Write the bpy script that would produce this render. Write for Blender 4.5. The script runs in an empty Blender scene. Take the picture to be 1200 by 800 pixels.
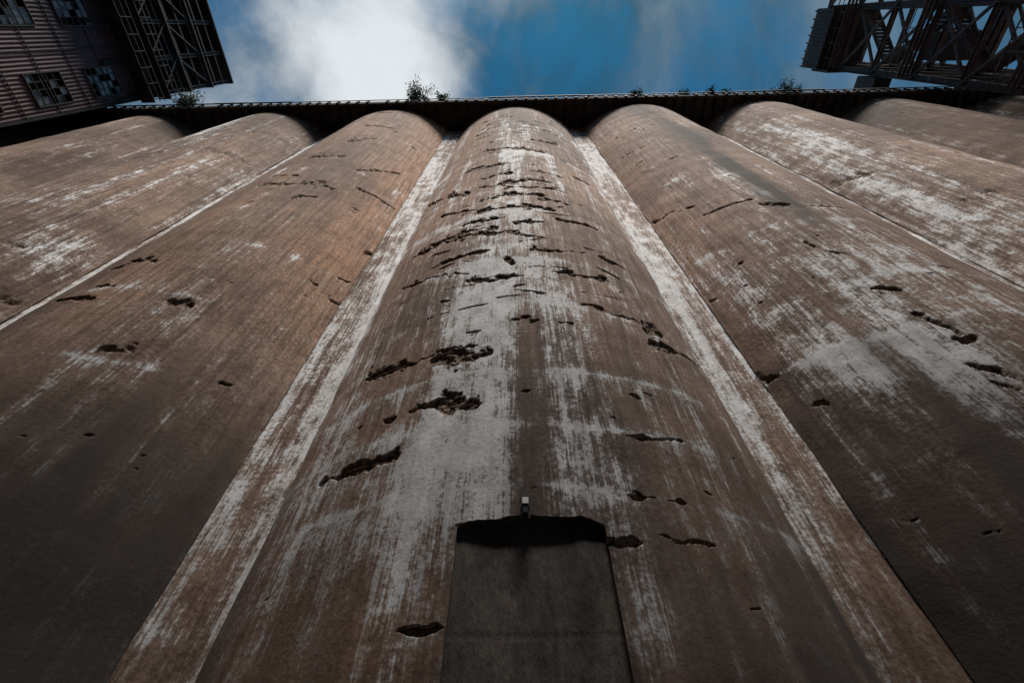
import bpy, math, random
import numpy as np
from mathutils import Vector
random.seed(7); rng=np.random.RandomState(11)
S=bpy.context.scene
S.view_settings.view_transform='Standard'; S.view_settings.look='None'; S.view_settings.exposure=0
TH=math.radians(55.5); YAW=math.radians(1.2); F=533.3; CZ=1.6
# ---------- geometry constants (metres) ----------
R=4.92; CY=8.92; WA=3.40; SY=5.36; P=7.72; X0=0.10; AMAX=math.asin(WA/R); TOP=33.4
def px(x,y):
    """surface point of the silo row seen at photo pixel"""
    u=(x-600)/F; v=(400-y)/F
    d=np.array([u, math.cos(TH)-v*math.sin(TH), math.sin(TH)+v*math.cos(TH)])
    c,s=math.cos(YAW),math.sin(YAW)
    d=np.array([d[0]*c-d[1]*s, d[0]*s+d[1]*c, d[2]])
    best=None
    for i in range(-6,7):
        cx=X0+i*P
        A=d[0]**2+d[1]**2; B=-2*(d[0]*cx+d[1]*CY); C=cx*cx+CY*CY-R*R
        D=B*B-4*A*C
        if D<0: continue
        t=(-B-math.sqrt(D))/(2*A)
        if t<=0: continue
        X,Y=t*d[0]-cx,t*d[1]-CY
        ph=math.atan2(X,-Y)
        if abs(ph)<=AMAX+0.04 and (best is None or t<best[0]):
            best=(t,i,ph*R,CZ+t*d[2])
    return best[1:] if best else None
# ---------- numpy value noise ----------
LAT=rng.rand(256,256)
def vn(x,y):
    xi=np.floor(x).astype(int); yi=np.floor(y).astype(int); fx=x-xi; fy=y-yi
    fx=fx*fx*(3-2*fx); fy=fy*fy*(3-2*fy)
    g=lambda a,b: LAT[a%256,b%256]
    return (g(xi,yi)*(1-fx)+g(xi+1,yi)*fx)*(1-fy)+(g(xi,yi+1)*(1-fx)+g(xi+1,yi+1)*fx)*fy
def fbm(x,y,o=4):
    r=0;a=.5
    for k in range(o):
        r=r+a*vn(x*2**k+17*k,y*2**k+5*k); a*=.5
    return r
def nz(x,y,o=4): return (fbm(x,y,o)-.5*(1-2.0**-o))*2   # roughly -.8..+.8
# ---------- node helper ----------
def newmat(name):
    m=bpy.data.materials.new(name); m.use_nodes=True
    nt=m.node_tree; nt.nodes.clear()
    o=nt.nodes.new('ShaderNodeOutputMaterial'); b=nt.nodes.new('ShaderNodeBsdfPrincipled')
    nt.links.new(b.outputs[0],o.inputs[0]); return m,nt,b
class N:
    def __init__(s,nt): s.nt=nt
    def put(s,n,k,v):
        if v is None: return
        if isinstance(v,bpy.types.NodeSocket): s.nt.links.new(v,n.inputs[k])
        else: n.inputs[k].default_value=v
    def math(s,op,a,b=None,c=None,clamp=False):
        n=s.nt.nodes.new('ShaderNodeMath'); n.operation=op; n.use_clamp=clamp
        s.put(n,0,a); s.put(n,1,b); s.put(n,2,c); return n.outputs[0]
    def noise(s,vec,scale=1,detail=4,rough=.55,dist=0):
        n=s.nt.nodes.new('ShaderNodeTexNoise'); s.put(n,'Vector',vec); s.put(n,'Scale',scale); s.put(n,'Detail',detail); s.put(n,'Roughness',rough); s.put(n,'Distortion',dist); return n.outputs[0]
    def mul(s,vec,v):
        n=s.nt.nodes.new('ShaderNodeVectorMath'); n.operation='MULTIPLY'; s.put(n,0,vec); n.inputs[1].default_value=v; return n.outputs[0]
    def mix(s,f,a,b,mode='MIX'):
        n=s.nt.nodes.new('ShaderNodeMix'); n.data_type='RGBA'; n.blend_type=mode
        s.put(n,0,f)
        for k,v in ((6,a),(7,b)):
            if isinstance(v,tuple) and len(v)==3: v=v+(1,)
            s.put(n,k,v)
        return n.outputs[2]
    def ss(s,v,lo,hi,a=0,b=1):
        n=s.nt.nodes.new('ShaderNodeMapRange'); n.interpolation_type='SMOOTHSTEP'
        s.put(n,0,v); n.inputs[1].default_value=lo; n.inputs[2].default_value=hi; n.inputs[3].default_value=a; n.inputs[4].default_value=b; return n.outputs[0]
    def attr(s,name,out):
        n=s.nt.nodes.new('ShaderNodeAttribute'); n.attribute_name=name; return n.outputs[out]
    def bump(s,h,st,d,nrm=None):
        n=s.nt.nodes.new('ShaderNodeBump'); s.put(n,'Height',h); n.inputs['Strength'].default_value=st; n.inputs['Distance'].default_value=d
        if nrm is not None: s.put(n,'Normal',nrm)
        return n.outputs[0]
# ---------- weathered concrete ----------
def concrete():
    m,nt,b=newmat('weathered_concrete'); n=N(nt)
    co=n.attr('wallco','Vector')
    wh=n.attr('white','Fac'); sp=n.attr('spall','Fac'); gr=n.attr('grime_and_shade','Fac'); warm=n.attr('warm','Fac'); tone=n.attr('tone','Fac')
    st2=n.noise(n.mul(co,(10,.45,1)),1,4,.68)
    st3=n.noise(n.mul(co,(38,1.5,1)),1,2,.6)
    fine=n.noise(co,17,4,.75)
    mid=n.noise(n.mul(co,(3.4,2.2,1)),1,4,.68)
    c=n.mix(tone,(.115,.069,.049),(.310,.212,.158))
    c=n.mix(n.math('MULTIPLY',warm,.75),c,(.46,.235,.125))
    c=n.mix(n.ss(mid,.5,.72,0,.45),c,(.34,.265,.215))
    c=n.mix(n.ss(mid,.5,.3,0,.45),c,(.075,.050,.040))
    c=n.mix(1.0,c,n.mix(n.ss(st2,.3,.7),(.58,.57,.56),(1.36,1.35,1.34)),'MULTIPLY')
    c=n.mix(1.0,c,n.mix(n.ss(fine,.32,.7),(.52,.51,.50),(1.36,1.36,1.36)),'MULTIPLY')
    # chalky efflorescence
    v=wh
    for t,k in ((st2,1.8),(st3,1.4),(fine,1.7),(mid,1.7)):
        v=n.math('MULTIPLY_ADD',n.math('SUBTRACT',t,.5),k,v)
    hard=n.ss(v,.52,1.02); soft=n.ss(v,.10,.85,0,.38)
    chalk=n.mix(n.ss(n.math('ADD',fine,n.math('MULTIPLY',mid,.8)),.7,1.1),(.56,.54,.53),(.90,.91,.94))
    c=n.mix(soft,c,(.44,.395,.37))
    c=n.mix(n.math('MULTIPLY',hard,.94),c,chalk)
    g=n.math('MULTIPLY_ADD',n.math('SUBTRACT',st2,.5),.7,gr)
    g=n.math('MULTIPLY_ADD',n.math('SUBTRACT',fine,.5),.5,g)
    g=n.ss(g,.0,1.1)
    c=n.mix(n.math('MULTIPLY',g,.94),c,(.022,.017,.0145))  # dark mix: real stains plus vignette shade painted into the colour
    spn=n.noise(co,11,4,.75)
    s=n.math('MULTIPLY_ADD',n.math('SUBTRACT',spn,.5),1.3,sp)
    sm=n.ss(s,.16,.30); rim=n.ss(s,-.15,.2)
    rub=n.mix(n.ss(n.math('ADD',spn,n.math('MULTIPLY',fine,.6)),.66,.90),(.018,.013,.011),(.30,.21,.155))
    c=n.mix(n.math('MULTIPLY',rim,.4),c,(.06,.045,.038))
    c=n.mix(sm,c,rub)
    nt.links.new(c,b.inputs['Base Color'])
    b.inputs['Roughness'].default_value=.9
    nt.links.new(n.bump(fine,.42,.02),b.inputs['Normal'])
    return m
MC=concrete()
def simple(name,c1,c2,scale=3,rough=.8,metal=0,bump=.3,stretch=(1,1,1),c3=None):
    m,nt,b=newmat(name); n=N(nt)
    t=nt.nodes.new('ShaderNodeTexCoord').outputs['Object']
    tv=n.mul(t,stretch)
    a=n.noise(tv,scale,5,.65); f=n.noise(tv,scale*9,3,.7)
    c=n.mix(n.ss(a,.35,.65),c1,c2)
    if c3: c=n.mix(n.ss(n.noise(tv,scale*.6+1,5,.7),.55,.68),c,c3)
    c=n.mix(1.0,c,n.mix(n.ss(f,.3,.7),(.7,.7,.7),(1.2,1.2,1.2)),'MULTIPLY')
    nt.links.new(c,b.inputs['Base Color']); b.inputs['Roughness'].default_value=rough; b.inputs['Metallic'].default_value=metal
    if bump>.35: nt.links.new(n.bump(n.math('ADD',a,f),bump,.03),b.inputs['Normal'])
    return m
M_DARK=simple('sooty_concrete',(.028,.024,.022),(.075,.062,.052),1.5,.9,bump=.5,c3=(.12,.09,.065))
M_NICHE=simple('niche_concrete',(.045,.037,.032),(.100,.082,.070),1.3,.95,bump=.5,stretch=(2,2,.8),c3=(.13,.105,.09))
M_STEEL=simple('rusty_steel',(.055,.034,.033),(.11,.078,.075),2.2,.75,.1,.3,c3=(.19,.16,.16))
M_BLACK=simple('sooty_steel_plate',(.010,.010,.012),(.030,.027,.028),1.5,.7,.2,.3)
M_SIDE=simple('corrugated_siding',(.048,.018,.020),(.088,.038,.043),.5,.6,.2,.2,(1,1,.4),c3=(.026,.012,.013))
M_FRAME=simple('window_frame',(.03,.027,.026),(.09,.08,.075),3,.7)
M_REBAR=simple('rebar_rust',(.06,.03,.02),(.13,.06,.035),12,.8,.3)
M_LEAF=simple('leaves',(.035,.060,.020),(.090,.120,.040),4,.6)
M_STEM=simple('twigs',(.05,.035,.025),(.09,.07,.05),5,.8)
M_GRAVEL=simple('gravel',(.10,.09,.08),(.20,.18,.16),.8,.95,bump=.6)
M_WHITE=simple('lamp_glass',(.6,.6,.6),(.8,.8,.8),6,.4)
M_BRICK=simple('old_brick',(.09,.045,.035),(.15,.08,.06),1.2,.9)
mg,ntg,bg=newmat('dusty_glass'); ng=N(ntg)
tg=ntg.nodes.new('ShaderNodeTexCoord').outputs['Object']
ntg.links.new(ng.mix(ng.ss(ng.noise(tg,1.6,4,.6),.4,.6),(.03,.04,.05),(.22,.25,.28)),bg.inputs['Base Color'])
bg.inputs['Roughness'].default_value=.18
def link(o,parent=None):
    S.collection.objects.link(o)
    if parent: o.parent=parent
    return o
def npmesh(name,V,Q,mat,smooth=False,attrs=None,parent=None):
    V=np.asarray(V,dtype=np.float32); Q=np.asarray(Q,dtype=np.int32)
    me=bpy.data.meshes.new(name)
    me.vertices.add(len(V)); me.vertices.foreach_set('co',V.ravel())
    me.loops.add(Q.size); me.loops.foreach_set('vertex_index',Q.ravel())
    me.polygons.add(len(Q)); me.polygons.foreach_set('loop_start',np.arange(0,Q.size,4,dtype=np.int32))
    try: me.polygons.foreach_set('loop_total',np.full(len(Q),4,dtype=np.int32))
    except Exception: pass
    me.polygons.foreach_set('use_smooth',np.full(len(Q),smooth))
    me.update(calc_edges=True); me.validate()
    if attrs:
        for k,a in attrs.items():
            a=np.asarray(a,dtype=np.float32)
            if a.ndim==2:
                at=me.attributes.new(k,'FLOAT_VECTOR','POINT'); at.data.foreach_set('vector',a.ravel())
            else:
                at=me.attributes.new(k,'FLOAT','POINT'); at.data.foreach_set('value',a)
    me.materials.append(mat)
    o=bpy.data.objects.new(name,me); return link(o,parent)
def grid_faces(nr,nc):
    i=np.arange(nr-1)[:,None]*nc+np.arange(nc-1)[None,:]
    return np.stack([i,i+1,i+nc+1,i+nc],-1)
class MB:
    def __init__(s): s.V=[];s.Q=[]
    def hexa(s,c8):
        b=len(s.V); s.V+= [tuple(c) for c in c8]
        for f in ((0,3,2,1),(4,5,6,7),(0,1,5,4),(1,2,6,5),(2,3,7,6),(3,0,4,7)): s.Q.append([b+k for k in f])
    def box(s,x0,x1,y0,y1,z0,z1):
        s.hexa([(x0,y0,z0),(x1,y0,z0),(x1,y1,z0),(x0,y1,z0),(x0,y0,z1),(x1,y0,z1),(x1,y1,z1),(x0,y1,z1)])
    def beam(s,p,q,w=.2,h=None,up=(0,0,1)):
        h=h or w; p=Vector(p);q=Vector(q); d=(q-p).normalized(); u=Vector(up)
        if abs(d.dot(u))>.95: u=Vector((0,1,0))
        a=d.cross(u).normalized()*w/2; b=a.cross(d).normalized()*h/2
        s.hexa([p-a-b,p+a-b,p+a+b,p-a+b,q-a-b,q+a-b,q+a+b,q-a+b])
    def ibeam(s,p,q,w=.3,up=(0,0,1)):
        p=Vector(p);q=Vector(q); d=(q-p).normalized(); u=Vector(up)
        if abs(d.dot(u))>.95: u=Vector((0,1,0))
        a=d.cross(u).normalized(); b=a.cross(d).normalized()
        o=b*(w/2); t=w*.12
        s.beam(p+o,q+o,w,t,up); s.beam(p-o,q-o,w,t,up); s.beam(p,q,t,w-t*1.05,up)
    def make(s,name,mat,parent=None,smooth=False): return npmesh(name,s.V,s.Q,mat,smooth,None,parent)
def empty(name,loc=(0,0,0)):
    e=bpy.data.objects.new(name,None); e.location=loc; return link(e)
# ---------- marks read from the photograph: (x0,y0,x1,y1,thickness px,depth) ----------
MK=[(380,472,430,446,8,1),(425,448,482,424,8,1),(478,425,560,405,11,1),(500,434,578,416,21,1),
(478,485,566,470,16,.9),(375,563,468,536,15,.9),(393,441,404,430,4,.7),(366,496,394,481,6,.8),(275,676,342,640,12,.9),
(465,739,518,732,15,1),(448,494,464,490,8,.8),(470,342,550,319,9,1),(545,331,608,325,8,1),(483,304,585,266,5,.8),
(520,287,600,271,6,.8),(505,316,575,292,4,.6),(555,251,652,246,6,.9),(540,264,592,257,5,.8),(560,236,640,229,5,.8),(500,243,550,228,4,.6),
(560,221,650,214,6,.8),(572,209,602,203,4,.7),(620,292,686,297,7,1),(650,256,702,271,4,.8),(645,318,712,327,5,.8),
(598,375,633,378,6,.9),(654,378,673,381,7,.9),(680,358,750,377,8,1),(752,383,778,394,9,1),(758,402,832,441,7,1),
(733,509,802,521,9,.9),(706,631,752,637,12,1),(774,630,838,641,13,1),(735,581,806,592,6,.6),(690,244,742,277,3,.7),
(590,302,604,308,6,.8),(630,232,668,240,4,.8),(545,203,600,192,3,.7),(620,200,660,208,3,.7),(565,178,640,180,3,.7),
(600,340,640,343,3,.5),(430,355,470,338,3,.5),(555,275,640,279,4,.8),(515,255,560,246,3,.8),(600,259,640,262,4,.8),(590,221,665,226,3,.8),(540,150,580,146,2,.7),(620,165,655,170,3,.7),(700,300,735,318,3,.6),
(300,219,392,223,6,1),(338,233,372,231,6,.8),(358,186,404,184,4,.8),(405,166,440,164,4,.8),(133,313,186,304,7,1),
(114,407,156,412,11,.9),(195,352,228,357,11,.9),(383,345,402,360,7,.9),(394,325,411,333,5,.8),(362,328,374,338,4,.8),
(425,296,438,300,5,.8),(60,356,110,352,3,.6),(415,200,470,205,3,.7),
(0,284,32,291,6,1),(0,348,30,360,10,1),(240,174,278,183,5,1),(24,179,62,184,4,.8),(195,148,222,162,4,.9),(280,155,330,160,3,.8),
(765,263,792,248,6,1),(890,241,926,238,7,1),(974,222,1028,200,9,1),(942,284,962,291,8,1),(966,293,992,296,6,.9),(1018,337,1060,341,12,1),
(888,446,914,440,11,1),(953,474,972,472,9,.8),(1068,368,1118,384,16,1),(1122,402,1148,396,12,1),(1132,427,1200,446,18,1),(1165,450,1200,460,10,.8),
(1125,236,1150,233,4,.8),(800,300,815,310,3,.7),(830,355,842,350,4,.8),(905,160,930,170,3,.8),(1050,150,1090,160,3,.8),(1190,270,1200,272,4,.8)]
marks={}
for x0,y0,x1,y1,t,dp in MK:
    p=px(x0,y0);q=px(x1,y1); xm,ym=(x0+x1)/2,(y0+y1)/2
    u=px(xm,ym-t/2);l=px(xm,ym+t/2)
    if not(p and q and u and l) or p[0]!=q[0]: continue
    hz=max(.014,abs(u[2]-l[2])/2*1.15)
    marks.setdefault(p[0],[]).append((p[1],p[2],q[1],q[2],hz,dp))
for i in range(-6,7):
    for k in range({0:70,1:30,-1:30}.get(i,16)):   # thin pour-joint cracks high up
        a=rng.uniform(-3.2,2.8); z=8+24*rng.uniform()**.9; L=.12+rng.exponential(.45); L=min(L,1.8)
        if i==0: a*=.75; 
        marks.setdefault(i,[]).append((a,z,a+L,z+rng.uniform(-.2,.2),rng.uniform(.012,.06)*z/16*(1+rng.exponential(.5)),.7))
    for k in range(30):
        a=rng.uniform(-3.3,3.3); z=rng.uniform(3,12); L=.03+rng.exponential(.07)
        marks.setdefault(i,[]).append((a,z,a+L,z+rng.uniform(-.03,.03),rng.uniform(.01,.035),.6))
# chalk patches (x,y,ra,rz,amp)
WH=[(560,430,.8,2.5,.35),(545,520,.9,1.0,.35),(590,300,1.0,3.5,.45),(600,170,.9,9,.45),(660,430,.22,2.0,.3),(470,560,.8,1.0,.30),(400,660,.6,.6,.25),
(660,560,.8,.4,.3),(760,560,.8,1.2,.12),(540,360,1.6,1.2,.25),(690,300,.7,2.5,.3),(450,330,.8,4,.30),(480,240,.7,4,.3),(700,210,.8,5,.25),(400,560,.5,1.5,.2),(760,440,.7,1.2,.2),
(930,240,1.0,3.5,.6),(980,320,1.2,1.8,.55),(1060,400,1.2,1.0,.5),(1000,420,.6,.8,.35),(1150,470,.8,.7,.4),(860,210,.6,4,.3),(860,330,.5,2,.25),(1120,420,.8,.8,.35),
(1060,230,1.3,4,.6),(1150,290,1.1,2,.55),(960,170,1,5,.4),(60,232,1.3,2,.45),(50,290,1.0,1,.4),(70,300,.8,1,.3),(250,150,1.0,4,.7),(260,215,.7,2,.3),
(330,290,.6,1.0,.22),(150,350,.5,1.2,.15),(270,205,1,3,.25),(290,250,.6,2,.2)]
whp={}
for x,y,ra,rz,am in WH:
    p=px(x,y)
    if p: whp.setdefault(p[0],[]).append((p[1],p[2],ra,rz,am))
BANDS={0:[(4.75,.18,.5),(5.7,.12,.4),(6.75,.24,.8),(8.6,.15,.6),(10.6,.26,1.4),(13.8,.25,2.),(16.5,.18,1.),(20.5,.25,3.5),(27,.15,3)],
      1:[(5.6,.12,.5),(8.0,.30,.9),(9.6,.15,.6),(12.5,.22,2),(18,.2,3)],-1:[(7.3,.15,.4),(9.5,.12,.6),(12,.15,1.5),(19,.15,2)]}
NA=.74; NZ=4.36
def tones(A,Z,i):
    big=nz(A*.45+i*3,Z*.22+i,4); st=nz(A*2.4+i*5,Z*.16,5)
    hor=nz(A*.18+i,Z*2.3,4)*.6
    return big,st,hor
def silo(i):
    cx=X0+i*P; nc={0:421,1:301,-1:301}.get(i,161); nr={0:1100,1:800,-1:800}.get(i,380)
    a=np.linspace(-AMAX*R,AMAX*R,nc)
    zlo=2.4; t=np.linspace(0,1,nr); z=zlo*(TOP/zlo)**t; z=np.concatenate([[0,.8,1.6],z]); nr=len(z)
    if i==0:
        c1=np.argmin(abs(a+NA)); c2=nc-1-c1; NAr=abs(a[c1]); rz=np.argmin(abs(z-NZ))
    A,Z=np.meshgrid(a,z)
    if i==0:
        x=np.clip(abs(A)/NAr,0,1.6)
        arch=-.03*x**2-.05*np.clip((x-.82)/.18,0,1)**1.5
        arch=np.where(x>1,(-.08)*np.clip(1-(x-1)/.4,0,1),arch)+ nz(A*6,Z*0+3)*.035*np.clip(2-x,0,1)
        Z=Z+arch*np.exp(-((Z-z[rz])/.8)**2)
    spall=np.full(A.shape,-1.0)
    for (a0,z0,a1,z1,h,dp) in marks.get(i,[]):
        if a1<a0: a0,z0,a1,z1=a1,z1,a0,z0
        L=max(a1-a0,.03); m=(A>a0-.15)&(A<a1+.15)&(Z>min(z0,z1)-3*h-.1)&(Z<max(z0,z1)+3*h+.1)
        if not m.any(): continue
        am=A[m];zm=Z[m]; tt=(am-a0)/L
        sd=(a0*37+z0*11)
        zl=z0+(z1-z0)*np.clip(tt,0,1)+nz(am*1.6+sd,am*0+sd,5)*(h*1.1+.03)+nz(am*9+sd,am*0+sd,3)*h*.5
        th=h*(.75+1.7*nz(am*3+sd*2,am*0+1.7,5))*np.clip(np.minimum(tt,1-tt)*L/(.05+.05*L)+.15,0,1)
        th=np.maximum(th,h*.12)
        th=th*np.where(zm<zl,.75,1.2)
        f=1-abs(zm-zl)/np.maximum(th,.006)
        f=f+nz(am*7,zm*9+sd,4)*1.3
        f=np.where((tt<0)|(tt>1),-1,f)
        spall[m]=np.maximum(spall[m],np.clip(f,-1,1)*1.0)
    s01=np.clip((spall-.1)/.5,0,1)
    rough=fbm(A*14,Z*14,3)
    depth=s01*(.025+.085*rough)
    depth+= nz(A*.5+i*9,Z*.8)*.03 + .004*np.sin(Z*2*math.pi/1.22+fbm(A*.4,Z*.4)*2)
    r=R-depth
    ph=A/R
    V=np.stack([cx+r*np.sin(ph),CY-r*np.cos(ph),Z],-1)
    big,st,hor=tones(A,Z,i)
    T=np.clip(.5+big*.95-st*.55+hor*.4+({0:.1}.get(i,0)),0,1)
    base={0:.20,1:.04,-1:-.08,2:.12,-2:.12}.get(i,.05)
    W=np.full(A.shape,base)
    for (pa,pz,ra,rz_,am) in whp.get(i,[]): W+=am*np.exp(-((A-pa)/ra)**2-((Z-pz)/rz_)**2)
    for (zb,am,L) in BANDS.get(i,[]):
        zbb=zb+nz(A*.8,A*0+zb)*.2*zb/6
        gate=np.clip(.9+1.2*nz(A*.9+zb,A*0+zb),0,1.6)
        W+=np.where(Z<zbb,am*np.exp(-(zbb-Z)/L),0)*gate+.28*gate*np.exp(-((Z-zbb)/(.012*zb))**2)
    W+=big*.4+st*.75+hor*.35
    if i==0: W+=np.where(A>1.2,-.12,0)*np.clip((8-Z)/3,0,1)-.12*np.clip((4.6-Z)/1.5,0,1)
    ed=np.clip((abs(A)-(AMAX*R-.3))/.3,0,1)
    W+=ed*(.40 if i==0 else .15)
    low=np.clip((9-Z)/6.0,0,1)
    G={0:.55,1:1.15,-1:1.5}.get(i,1.1)*low  # painted vignette shade: bases darken downward, more on the side silos
    if i==0: G=G+.5*low*np.clip((A-.6)/2,0,1)+.25*low*np.clip((-A-1.5)/2,0,1)  # extra painted shade towards both flanks
    if i==-1: G=G+.45*np.clip((-A-.3)/2.5,0,1)*np.clip((22-Z)/10,0,1)  # left flank darkened by painted shade
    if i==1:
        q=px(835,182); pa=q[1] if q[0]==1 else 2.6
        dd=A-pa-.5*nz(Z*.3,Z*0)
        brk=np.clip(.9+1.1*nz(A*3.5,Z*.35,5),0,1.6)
        G=G+1.35*brk*np.exp(-(dd/.5)**2)*np.clip((Z-10)/7,0,1)+.3*np.clip((A-.5)/2.5,0,1)*np.clip((14-Z)/6,0,1)  # soot streak, plus painted shade low on the outer flank
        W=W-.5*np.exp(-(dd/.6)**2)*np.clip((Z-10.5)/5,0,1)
    if abs(i)>=3: G=G+.3  # end silos get painted vignette shade all over
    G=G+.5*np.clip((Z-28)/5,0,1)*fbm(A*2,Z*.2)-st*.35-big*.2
    WM=np.full(A.shape,.12)
    if i==-1: WM=np.clip((A-.6)/2.4,0,1)*np.clip((Z-8)/5,0,1)*.75+.35*np.exp(-((A+.5)/1.1)**2)*np.clip((Z-6)/4,0,1)+.05
    if i==0: WM=.35*np.clip((-A-.5)/2,0,1)*np.clip((Z-9)/8,0,1)+.22+.35*big
    if i==1: WM=.15+.35*np.clip((-A-1.5)/1.5,0,1)*np.clip((Z-8)/8,0,1)
    WM=np.clip(WM+big*.25,0,1)
    co=np.stack([A+i*13.7,Z,np.full(A.shape,i*3.1)],-1)
    Q=grid_faces(nr,nc)
    if i==0:
        keep=np.ones(Q.shape[:2],bool); keep[:rz,c1:c2]=False; Q=Q[keep]
    o=npmesh('grain_silo',V.reshape(-1,3),Q.reshape(-1,4),MC,True,dict(wallco=co.reshape(-1,3),white=W.ravel(),spall=spall.ravel(),grime_and_shade=G.ravel(),warm=WM.ravel(),tone=T.ravel()))
    if i==0:
        left=V[:rz+1,c1]; top=V[rz,c1:c2+1]; right=V[:rz+1,c2][::-1]
        loop=np.concatenate([left,top[1:-1],right]); back=loop.copy(); back[:,1]=CY-R+.13
        n=len(loop); VV=np.concatenate([loop,back]); k=np.arange(n-1)
        npmesh('door_recess_reveal',VV,np.stack([k,k+1,k+1+n,k+n],-1),M_NICHE,False,None,o)
        xl,xr=float(loop[:,0].min())-.02,float(loop[:,0].max())+.02
        gx,gz=np.meshgrid(np.linspace(xl,xr,60),np.linspace(0,NZ+.1,180))
        gy=CY-R+.125+nz(gx*2.5,gz*2.5,5)*.012+np.where((gz%1.1)<.03,.006,0)
        npmesh('blocked_door_panel',np.stack([gx,gy,gz],-1).reshape(-1,3),grid_faces(180,60).reshape(-1,4),M_NICHE,True,None,o)
    return o
silos={}
order=[0,-1,1,-2,2,-3,3,-4,4,-5,5,-6,6]
for i in order: silos[i]=silo(i)
for i in range(-6,6):
    xa=X0+i*P+WA-.15; xb=X0+(i+1)*P-WA+.15; nc=37; nr=600
    a=np.linspace(xa,xb,nc); z=np.concatenate([[0],2.2*(TOP/2.2)**np.linspace(0,1,nr)]); A,Z=np.meshgrid(a,z)
    y=SY+.03+nz(A*1.5,Z*1.2)*.03
    V=np.stack([A,y,Z],-1)
    big,st,hor=tones(A,Z,i+20)
    W=np.full(A.shape,.85 if i in(-1,-2) else .68)+big*.45+st*.7+hor*.3
    W+=-.5*np.clip((7-Z)/3.5,0,1)
    G=(.65 if i in(-1,0) else 1.0)*np.clip((7.5-Z)/5,0,1)  # strip bases carry the painted vignette shade too
    if i==2: G=G+.9; W-=.6  # this strip's shade is painted in as a darker tone
    co=np.stack([A+i*5.3+100,Z,np.full(A.shape,i*1.7)],-1)
    npmesh('infill_strip',V.reshape(-1,3),grid_faces(len(z),nc).reshape(-1,4),MC,True,dict(wallco=co.reshape(-1,3),white=W.ravel(),spall=np.full(A.size,-1.),grime_and_shade=G.ravel(),warm=np.full(A.size,.2),tone=np.clip(.5+big,0,1).ravel()),silos[i])
mb=MB()
for (a0,z0,a1,z1,h,dp) in marks[0][:14]:
    if a1<a0: a0,z0,a1,z1=a1,z1,a0,z0
    if a1-a0<.35: continue
    n=8
    for k in range(n):
        t0,t1=.12+.76*k/n,.12+.76*(k+1)/n
        f=lambda t:(X0+(R-.035)*math.sin((a0+(a1-a0)*t)/R),CY-(R-.035)*math.cos((a0+(a1-a0)*t)/R),z0+(z1-z0)*t+.01*math.sin(t*9+a0))
        mb.beam(f(t0),f(t1),.014)
mb.make('exposed_rebar',M_REBAR,silos[0])
def lampfix():
    p=px(616,606); z=p[2]; x=X0+R*math.sin(p[1]/R); y=CY-R*math.cos(p[1]/R)
    e=empty('wall_lamp',(x,y,z)); m=MB()
    m.box(-.045,.045,-.02,.03,-.02,.30); m.box(-.03,.03,-.10,-.02,.16,.21); m.box(-.04,.04,-.14,-.05,.04,.15)
    m.make('bracket_and_housing',M_BLACK,e)
    m=MB(); m.box(-.027,.027,-.13,-.06,.02,.038); m.box(-.03,.03,-.148,-.1405,.06,.13); m.make('lens',M_WHITE,e)
lampfix()
# ---------- roof slab ----------
rs=empty('silo_roof_slab')
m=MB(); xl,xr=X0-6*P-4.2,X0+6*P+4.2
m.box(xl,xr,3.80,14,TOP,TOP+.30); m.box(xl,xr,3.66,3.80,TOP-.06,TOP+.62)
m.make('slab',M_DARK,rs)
m=MB(); x=xl+.3
while x<xr:
    if random.random()<.93: m.box(x,x+.16,3.58,3.66,TOP-.02,TOP+.42)
    m.box(x+.02,x+.14,3.80,5.6,TOP-.16,TOP-.002); x+=.62
x=xl
while x<xr-3:
    L=random.uniform(2,5); dz=random.uniform(-.02,.02); m.box(x,x+L-.03,3.52+dz,3.575,TOP+.36+dz,TOP+.5+dz); x+=L
m.make('joists_and_edge_rail',M_BLACK,rs)
# ---------- left headhouse ----------
hh=empty('corrugated_headhouse')
XF=-25.0; YE=3.35
def zc(z): return z+CZ
YW=(2.15,-1.4,-5.0,-8.6,-13,-17.5,-22)
wins=[(yy,zz) for zz in (8,12.3,16.6,20.9,25.2,29.5,33.5) for yy in YW]
ZS=38.0; YB=-26.0
m=MB()
ww,wh_=1.45,2.2
ybr=sorted(set([YB,YE]+[y-ww/2 for y in YW]+[y+ww/2 for y in YW]))
zbr=sorted(set([0.0,ZS]+[z-wh_/2 for _,z in wins]+[z+wh_/2 for _,z in wins]))
def isw(y,z): return any(abs(y-a)<ww/2 and abs(z-b)<wh_/2 for a,b in wins)
for j in range(len(ybr)-1):
    for k in range(len(zbr)-1):
        y0,y1,z0,z1=ybr[j],ybr[j+1],zbr[k],zbr[k+1]
        if isw((y0+y1)/2,(z0+z1)/2): continue
        ncg=max(4,int((y1-y0)/.03)); yy=np.linspace(y0,y1,ncg)
        b=len(m.V)
        for y in yy:
            xo=XF+.02*math.sin(y*2*math.pi/.19)
            m.V+=[(xo,y,z0),(xo,y,z1)]
        for q in range(ncg-1): m.Q.append([b+2*q,b+2*q+2,b+2*q+3,b+2*q+1])
m.make('siding_side',M_SIDE,hh,True)
m=MB()
xx=np.arange(XF-14,XF+.02,.04)
for x in xx:
    y=YE+.02*math.sin(x*2*math.pi/.19); m.V+=[(x,y,0),(x,y,ZS)]
for q in range(len(xx)-1): m.Q.append([2*q,2*q+2,2*q+3,2*q+1])
m.make('siding_end',M_SIDE,hh,True)
m=MB()
for z in np.arange(1.5,ZS,2.15): m.box(XF+.022,XF+.05,YB,YE+.05,z,z+.05)
for y in (.4,-3.2,-6.8): m.box(XF+.05,XF+.07,y,y+.06,0,ZS)
m.box(XF-.05,XF+.09,YE-.02,YE+.1,0,ZS)
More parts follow.
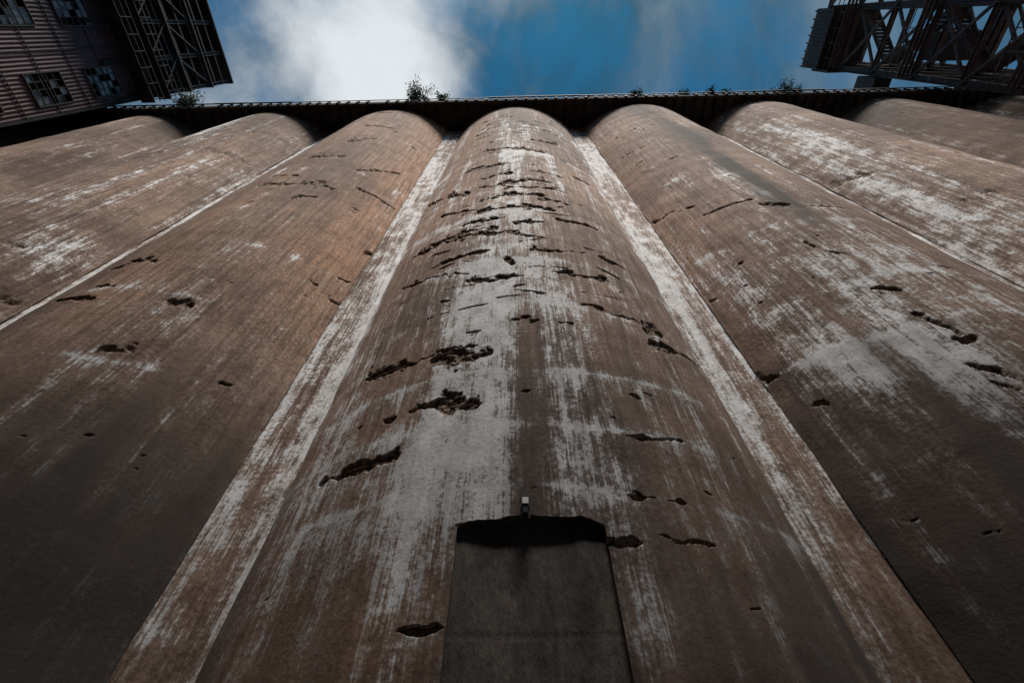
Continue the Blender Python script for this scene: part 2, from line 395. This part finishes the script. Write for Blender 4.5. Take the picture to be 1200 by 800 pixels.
m.make('sheet_laps_and_corner_trim',M_BLACK,hh)
m=MB(); g=MB()
for y,z in wins:
    m.box(XF-.02,XF+.06,y-ww/2-.06,y-ww/2,z-wh_/2-.06,z+wh_/2+.06); m.box(XF-.02,XF+.06,y+ww/2,y+ww/2+.06,z-wh_/2-.06,z+wh_/2+.06)
    m.box(XF-.02,XF+.08,y-ww/2,y+ww/2,z-wh_/2-.06,z-wh_/2); m.box(XF-.02,XF+.06,y-ww/2,y+ww/2,z+wh_/2,z+wh_/2+.06)
    for q in range(1,4): yy=y-ww/2+ww*q/4; m.box(XF-.03,XF+.01,yy-.02,yy+.02,z-wh_/2,z+wh_/2)
    for q in range(1,5): zz=z-wh_/2+wh_*q/5; m.box(XF-.04,XF+.02,y-ww/2,y+ww/2,zz-.02,zz+.02)
    for q in range(4):
        for r in range(5):
            if random.random()<.6:
                y0=y-ww/2+ww*q/4;z0=z-wh_/2+wh_*r/5
                g.box(XF-.025+random.uniform(-.008,0),XF-.012,y0+.02,y0+ww/4-.02,z0+.02,z0+wh_/5-.02)
m.make('window_frames',M_FRAME,hh); g.make('window_panes',mg,hh)
m=MB(); m.box(XF-13.9,XF-.6,YB+.1,YE-.3,0,ZS-.2)
m.make('dark_interior',M_BLACK,hh)
m=MB(); ZT=zc(46)
for y in (3.3,1.2,-.9,-3.0,-6,-9,-11.8,-16,-20,-25.8):
    for x in (XF+.1,XF-4,XF-8): m.ibeam((x,y,ZS-4 if x>XF else ZS),(x,y,ZT),.22)
for z in np.arange(ZS+.3,ZT,1.15):
    m.beam((XF+.12,YB,z),(XF+.12,3.4,z),.09,.16)
    m.beam((XF+.12,3.35,z),(XF-12,3.35,z),.09,.16)
for z in (ZS+.1,ZS+3.2,ZS+6.3,ZT-.1):
    m.box(XF-12,XF+.35,YB,3.5,z,z+.14)
for k,y in enumerate((3.3,1.2,-.9,-3.0,-6)):
    m.beam((XF+.2,y,ZS+.2),(XF+.2,y-2.1,ZS+3.2),.1); m.beam((XF+.2,y-2.1,ZS+3.2),(XF+.2,y,ZS+6.3),.1)
m.box(XF-11,XF-1.2,YB+1,2.4,ZS+.3,ZT-.3)
m.make('open_top_frame',M_BLACK,hh)
m=MB()
for z in (ZS-2.2,ZS-.4):
    m.box(XF+.1,XF+1.0,-11,3.6,z,z+.06)
    for y in np.arange(-11,3.6,.9): m.beam((XF+1.0,y,z),(XF+1.0,y,z+1.05),.05)
    m.beam((XF+1,-11,z+1.05),(XF+1,3.6,z+1.05),.05); m.beam((XF+1,-11,z+.55),(XF+1,3.6,z+.55),.04)
m.make('catwalks',M_BLACK,hh)
# ---------- right steel tower ----------
st=empty('steel_lattice_tower'); XR=25.0
m=MB()
xs=[XR+1.2,XR+5.2,XR+9.2]; yss=[3.2,-.8,-4.8,-8.8]; zs=[0,5,10,15,20,24,28,32,36,40,44,48]
for x in xs:
    for y in yss: m.ibeam((x,y,0),(x,y,48),.34)
for z in zs[1:]:
    for x in xs: m.ibeam((x,yss[-1],z),(x,yss[0],z),.26)
    for y in yss: m.ibeam((xs[0],y,z),(xs[-1],y,z),.26)
for k in range(len(zs)-1):
    z0,z1=zs[k],zs[k+1]; zm=(z0+z1)/2
    for x in (xs[0],xs[2]):
        for j in range(3):
            m.beam((x+.1,yss[j],z0),(x+.1,yss[j+1],z1),.15)
            if (j+k)%2==0 or x==xs[0]: m.beam((x-.08,yss[j+1],z0),(x-.08,yss[j],z1),.15)
    for y in (yss[0],yss[2]):
        for j in range(2):
            m.beam((xs[j],y+.1,z0),(xs[j+1],y+.1,z1),.15); m.beam((xs[j+1],y-.08,z0),(xs[j],y-.08,z1),.15)
m.make('frame',M_STEEL,st)
m=MB()
m.box(XR,XR+3.2,-.8,3.3,zc(43.6),zc(46)); m.box(XR+.3,XR+3,3.3,3.5,zc(42.5),zc(44.8))
for y in np.arange(-.7,3.3,.55): m.box(XR-.1,XR,y,y+.12,zc(43.5),zc(46.1))
m.box(XR+1.5,XR+5,-8.5,-5,48.2,48.4)
m.box(XR+5.6,XR+8.8,.8,2.6,40.3,42.2); m.box(XR+7,XR+8.9,-4.4,-2.2,32.3,34.6)
m.box(XR+.6,XR+1.8,3.45,4.6,TOP+5.2,TOP+7.2); m.beam((XR+1.2,4.1,TOP+.3),(XR+1.2,4.1,TOP+5.2),.3)
m.make('plated_machinery_housings',M_BLACK,st)
m=MB()
for z in (28.2,36.2,44.2):
    for q in range(3): m.box(xs[0]-.9+q*.27,xs[0]-.72+q*.27,-8.8,3.2,z,z+.05)
    for y in np.arange(-8.5,3.3,1.0): m.beam((xs[0]-.9,y,z),(xs[0]-.9,y,z+1.1),.05)
    m.beam((xs[0]-.9,-8.6,z+1.1),(xs[0]-.9,3.3,z+1.1),.05); m.beam((xs[0]-.9,-8.6,z+.55),(xs[0]-.9,3.3,z+.55),.04)
for k in range(5):
    z0=24+4*k
    ya,yb=(2.6,-.4) if k%2==0 else (-.4,2.6)
    for dx in (1.8,2.7): m.beam((XR+dx,ya,z0),(XR+dx,yb,z0+4),.08,.25)
    for s in range(14):
        t=s/14; m.box(XR+1.85,XR+2.65,ya+(yb-ya)*t-.1,ya+(yb-ya)*t+.1,z0+4*t+.02,z0+4*t+.06)
m.make('walkways_and_stair',M_STEEL,st)
# ---------- roof-edge shrubs ----------
def shrub(x,size,nst):
    e=empty('roof_edge_shrub',(x,3.75,TOP+.55)); tw=MB(); V=[];Q=[]
    for s in range(nst):
        ang=random.uniform(-1.1,1.1); L=size*random.uniform(.5,1.1)
        p=Vector((random.uniform(-.25,.25)*size,0,0)); d=Vector((math.sin(ang)*.7,-random.uniform(.35,.8),random.uniform(.5,1.2))).normalized()
        for k in range(7):
            q=p+d*L/7; d=(d+Vector((random.uniform(-.25,.25),random.uniform(-.2,.2),random.uniform(-.15,.15)))).normalized()
            tw.beam(p,q,.035*size*(1-k/9)*.6+.006); p=q
            for l in range(14):
                if k<2 and random.random()<.6: continue
                c=p+Vector([random.gauss(0,.09*size+.03) for _ in range(3)])
                a=Vector([random.uniform(-1,1) for _ in range(3)]).normalized(); b=a.orthogonal().normalized()
                w=random.uniform(.03,.06); h=w*random.uniform(1.3,2)
                n=len(V); V+=[tuple(c-a*h),tuple(c+b*w*.6),tuple(c+a*h),tuple(c-b*w*.6)]; Q.append([n,n+1,n+2,n+3])
    tw.make('stems',M_STEM,e); npmesh('leaves',V,Q,M_LEAF,False,None,e)
def rx(xpx,ypx=116):
    u=(xpx-600)/F; v=(400-ypx)/F
    d=[u,math.cos(TH)-v*math.sin(TH),math.sin(TH)+v*math.cos(TH)]; c,s=math.cos(YAW),math.sin(YAW)
    X=d[0]*c-d[1]*s; return X*(TOP-CZ+.5)/d[2]
for x,sz,n_ in ((484,1.5,13),(518,.7,7),(500,.5,5),(214,1.3,9),(205,.8,5),(920,1.0,8),(935,.6,5),(745,.6,5),(803,.5,4),(833,.5,4),(851,.6,4),(690,.3,3)):
    shrub(rx(x),sz,n_)
# ---------- ground & added unseen building that shades the lower silos ----------
m=MB(); m.V=[(-600,-600,0),(600,-600,0),(600,600,0),(-600,600,0)]; m.Q=[[0,1,2,3]]; m.make('ground',M_GRAVEL)
wb=empty('added_shade_building'); m=MB(); HB=41; m.box(-24,24,-30,-15,0,HB); m.box(-24.3,24.3,-30.3,-14.7,HB,HB+.6)  # added out of view behind the camera; its height shades the lower walls
for x in range(-23,24,4): m.box(x-.3,x+.3,-15,-14.8,0,HB)
m.make('walls',M_BRICK,wb)
m=MB()
for zz in range(3,HB-2,5):
    for x in range(-21,22,4): m.box(x-.8,x+.8,-15.03,-14.9,zz-1.2,zz+1.2)
m.make('windows',mg,wb)
# ---------- sky ----------
w=bpy.data.worlds.new('World'); S.world=w; w.use_nodes=True; nt=w.node_tree; nt.nodes.clear(); n=N(nt)
EL,AZ=math.radians(61),math.radians(13)
sun_dir=Vector((math.sin(AZ)*math.cos(EL),-math.cos(AZ)*math.cos(EL),math.sin(EL)))
sky=nt.nodes.new('ShaderNodeTexSky'); sky.sky_type='NISHITA'; sky.sun_disc=False; sky.sun_elevation=EL; sky.sun_rotation=math.atan2(sun_dir.x,sun_dir.y)
tc=nt.nodes.new('ShaderNodeTexCoord').outputs['Generated']
sx=nt.nodes.new('ShaderNodeSeparateXYZ'); nt.links.new(tc,sx.inputs[0])
zz=n.math('MAXIMUM',sx.outputs[2],.08)
U=n.math('DIVIDE',sx.outputs[0],zz); Vv=n.math('DIVIDE',sx.outputs[1],zz)
cb=nt.nodes.new('ShaderNodeCombineXYZ'); nt.links.new(U,cb.inputs[0]); nt.links.new(Vv,cb.inputs[1])
n1=n.noise(cb.outputs[0],2.6,7,.55,.5); n2=n.noise(cb.outputs[0],6,6,.6,.3)
def gs(c,wd,amp):
    d=n.math('DIVIDE',n.math('SUBTRACT',U,c),wd); return n.math('MULTIPLY',n.math('EXPONENT',n.math('MULTIPLY',n.math('MULTIPLY',d,d),-1)),amp)
dens=n.math('ADD',gs(-.25,.13,.55),gs(.30,.12,.14)); dens=n.math('ADD',dens,gs(1.6,1.0,.2)); dens=n.math('ADD',dens,gs(-1.7,.8,.2))
dens=n.math('ADD',dens,gs(-.55,.15,.10))
dens=n.math('ADD',dens,n.math('MULTIPLY',n.math('SUBTRACT',n1,.5),1.2)); dens=n.math('ADD',dens,n.math('MULTIPLY',n.math('SUBTRACT',n2,.5),.6))
cl=n.ss(dens,-.10,.64)
blue=n.mix(1.0,sky.outputs[0],(.13,.60,.76),'MULTIPLY')
blue=n.mix(n.ss(n2,.36,.66,0,.75),blue,(.25,.80,1.25))
far=n.ss(n.math('ABSOLUTE',n.math('ADD',U,.22)),.10,.62)
cc=n.mix(far,(7.6,8.0,8.3),(2.2,3.0,3.8))
col=n.mix(cl,blue,cc)
bgd=nt.nodes.new('ShaderNodeBackground'); bgd.inputs[1].default_value=.1; nt.links.new(col,bgd.inputs[0])
wo=nt.nodes.new('ShaderNodeOutputWorld'); nt.links.new(bgd.outputs[0],wo.inputs[0])
L=bpy.data.lights.new('sun','SUN'); L.energy=5.0; L.angle=math.radians(20); L.color=(1,.94,.87)
lo=link(bpy.data.objects.new('sun',L)); lo.rotation_euler=(-sun_dir).to_track_quat('-Z','Y').to_euler()
# ---------- camera ----------
c=bpy.data.cameras.new('camera'); c.lens=16; c.sensor_width=36; c.clip_end=3000
co=link(bpy.data.objects.new('camera',c)); co.location=(0,0,CZ); co.rotation_euler=(math.pi/2+TH,0,YAW); S.camera=co
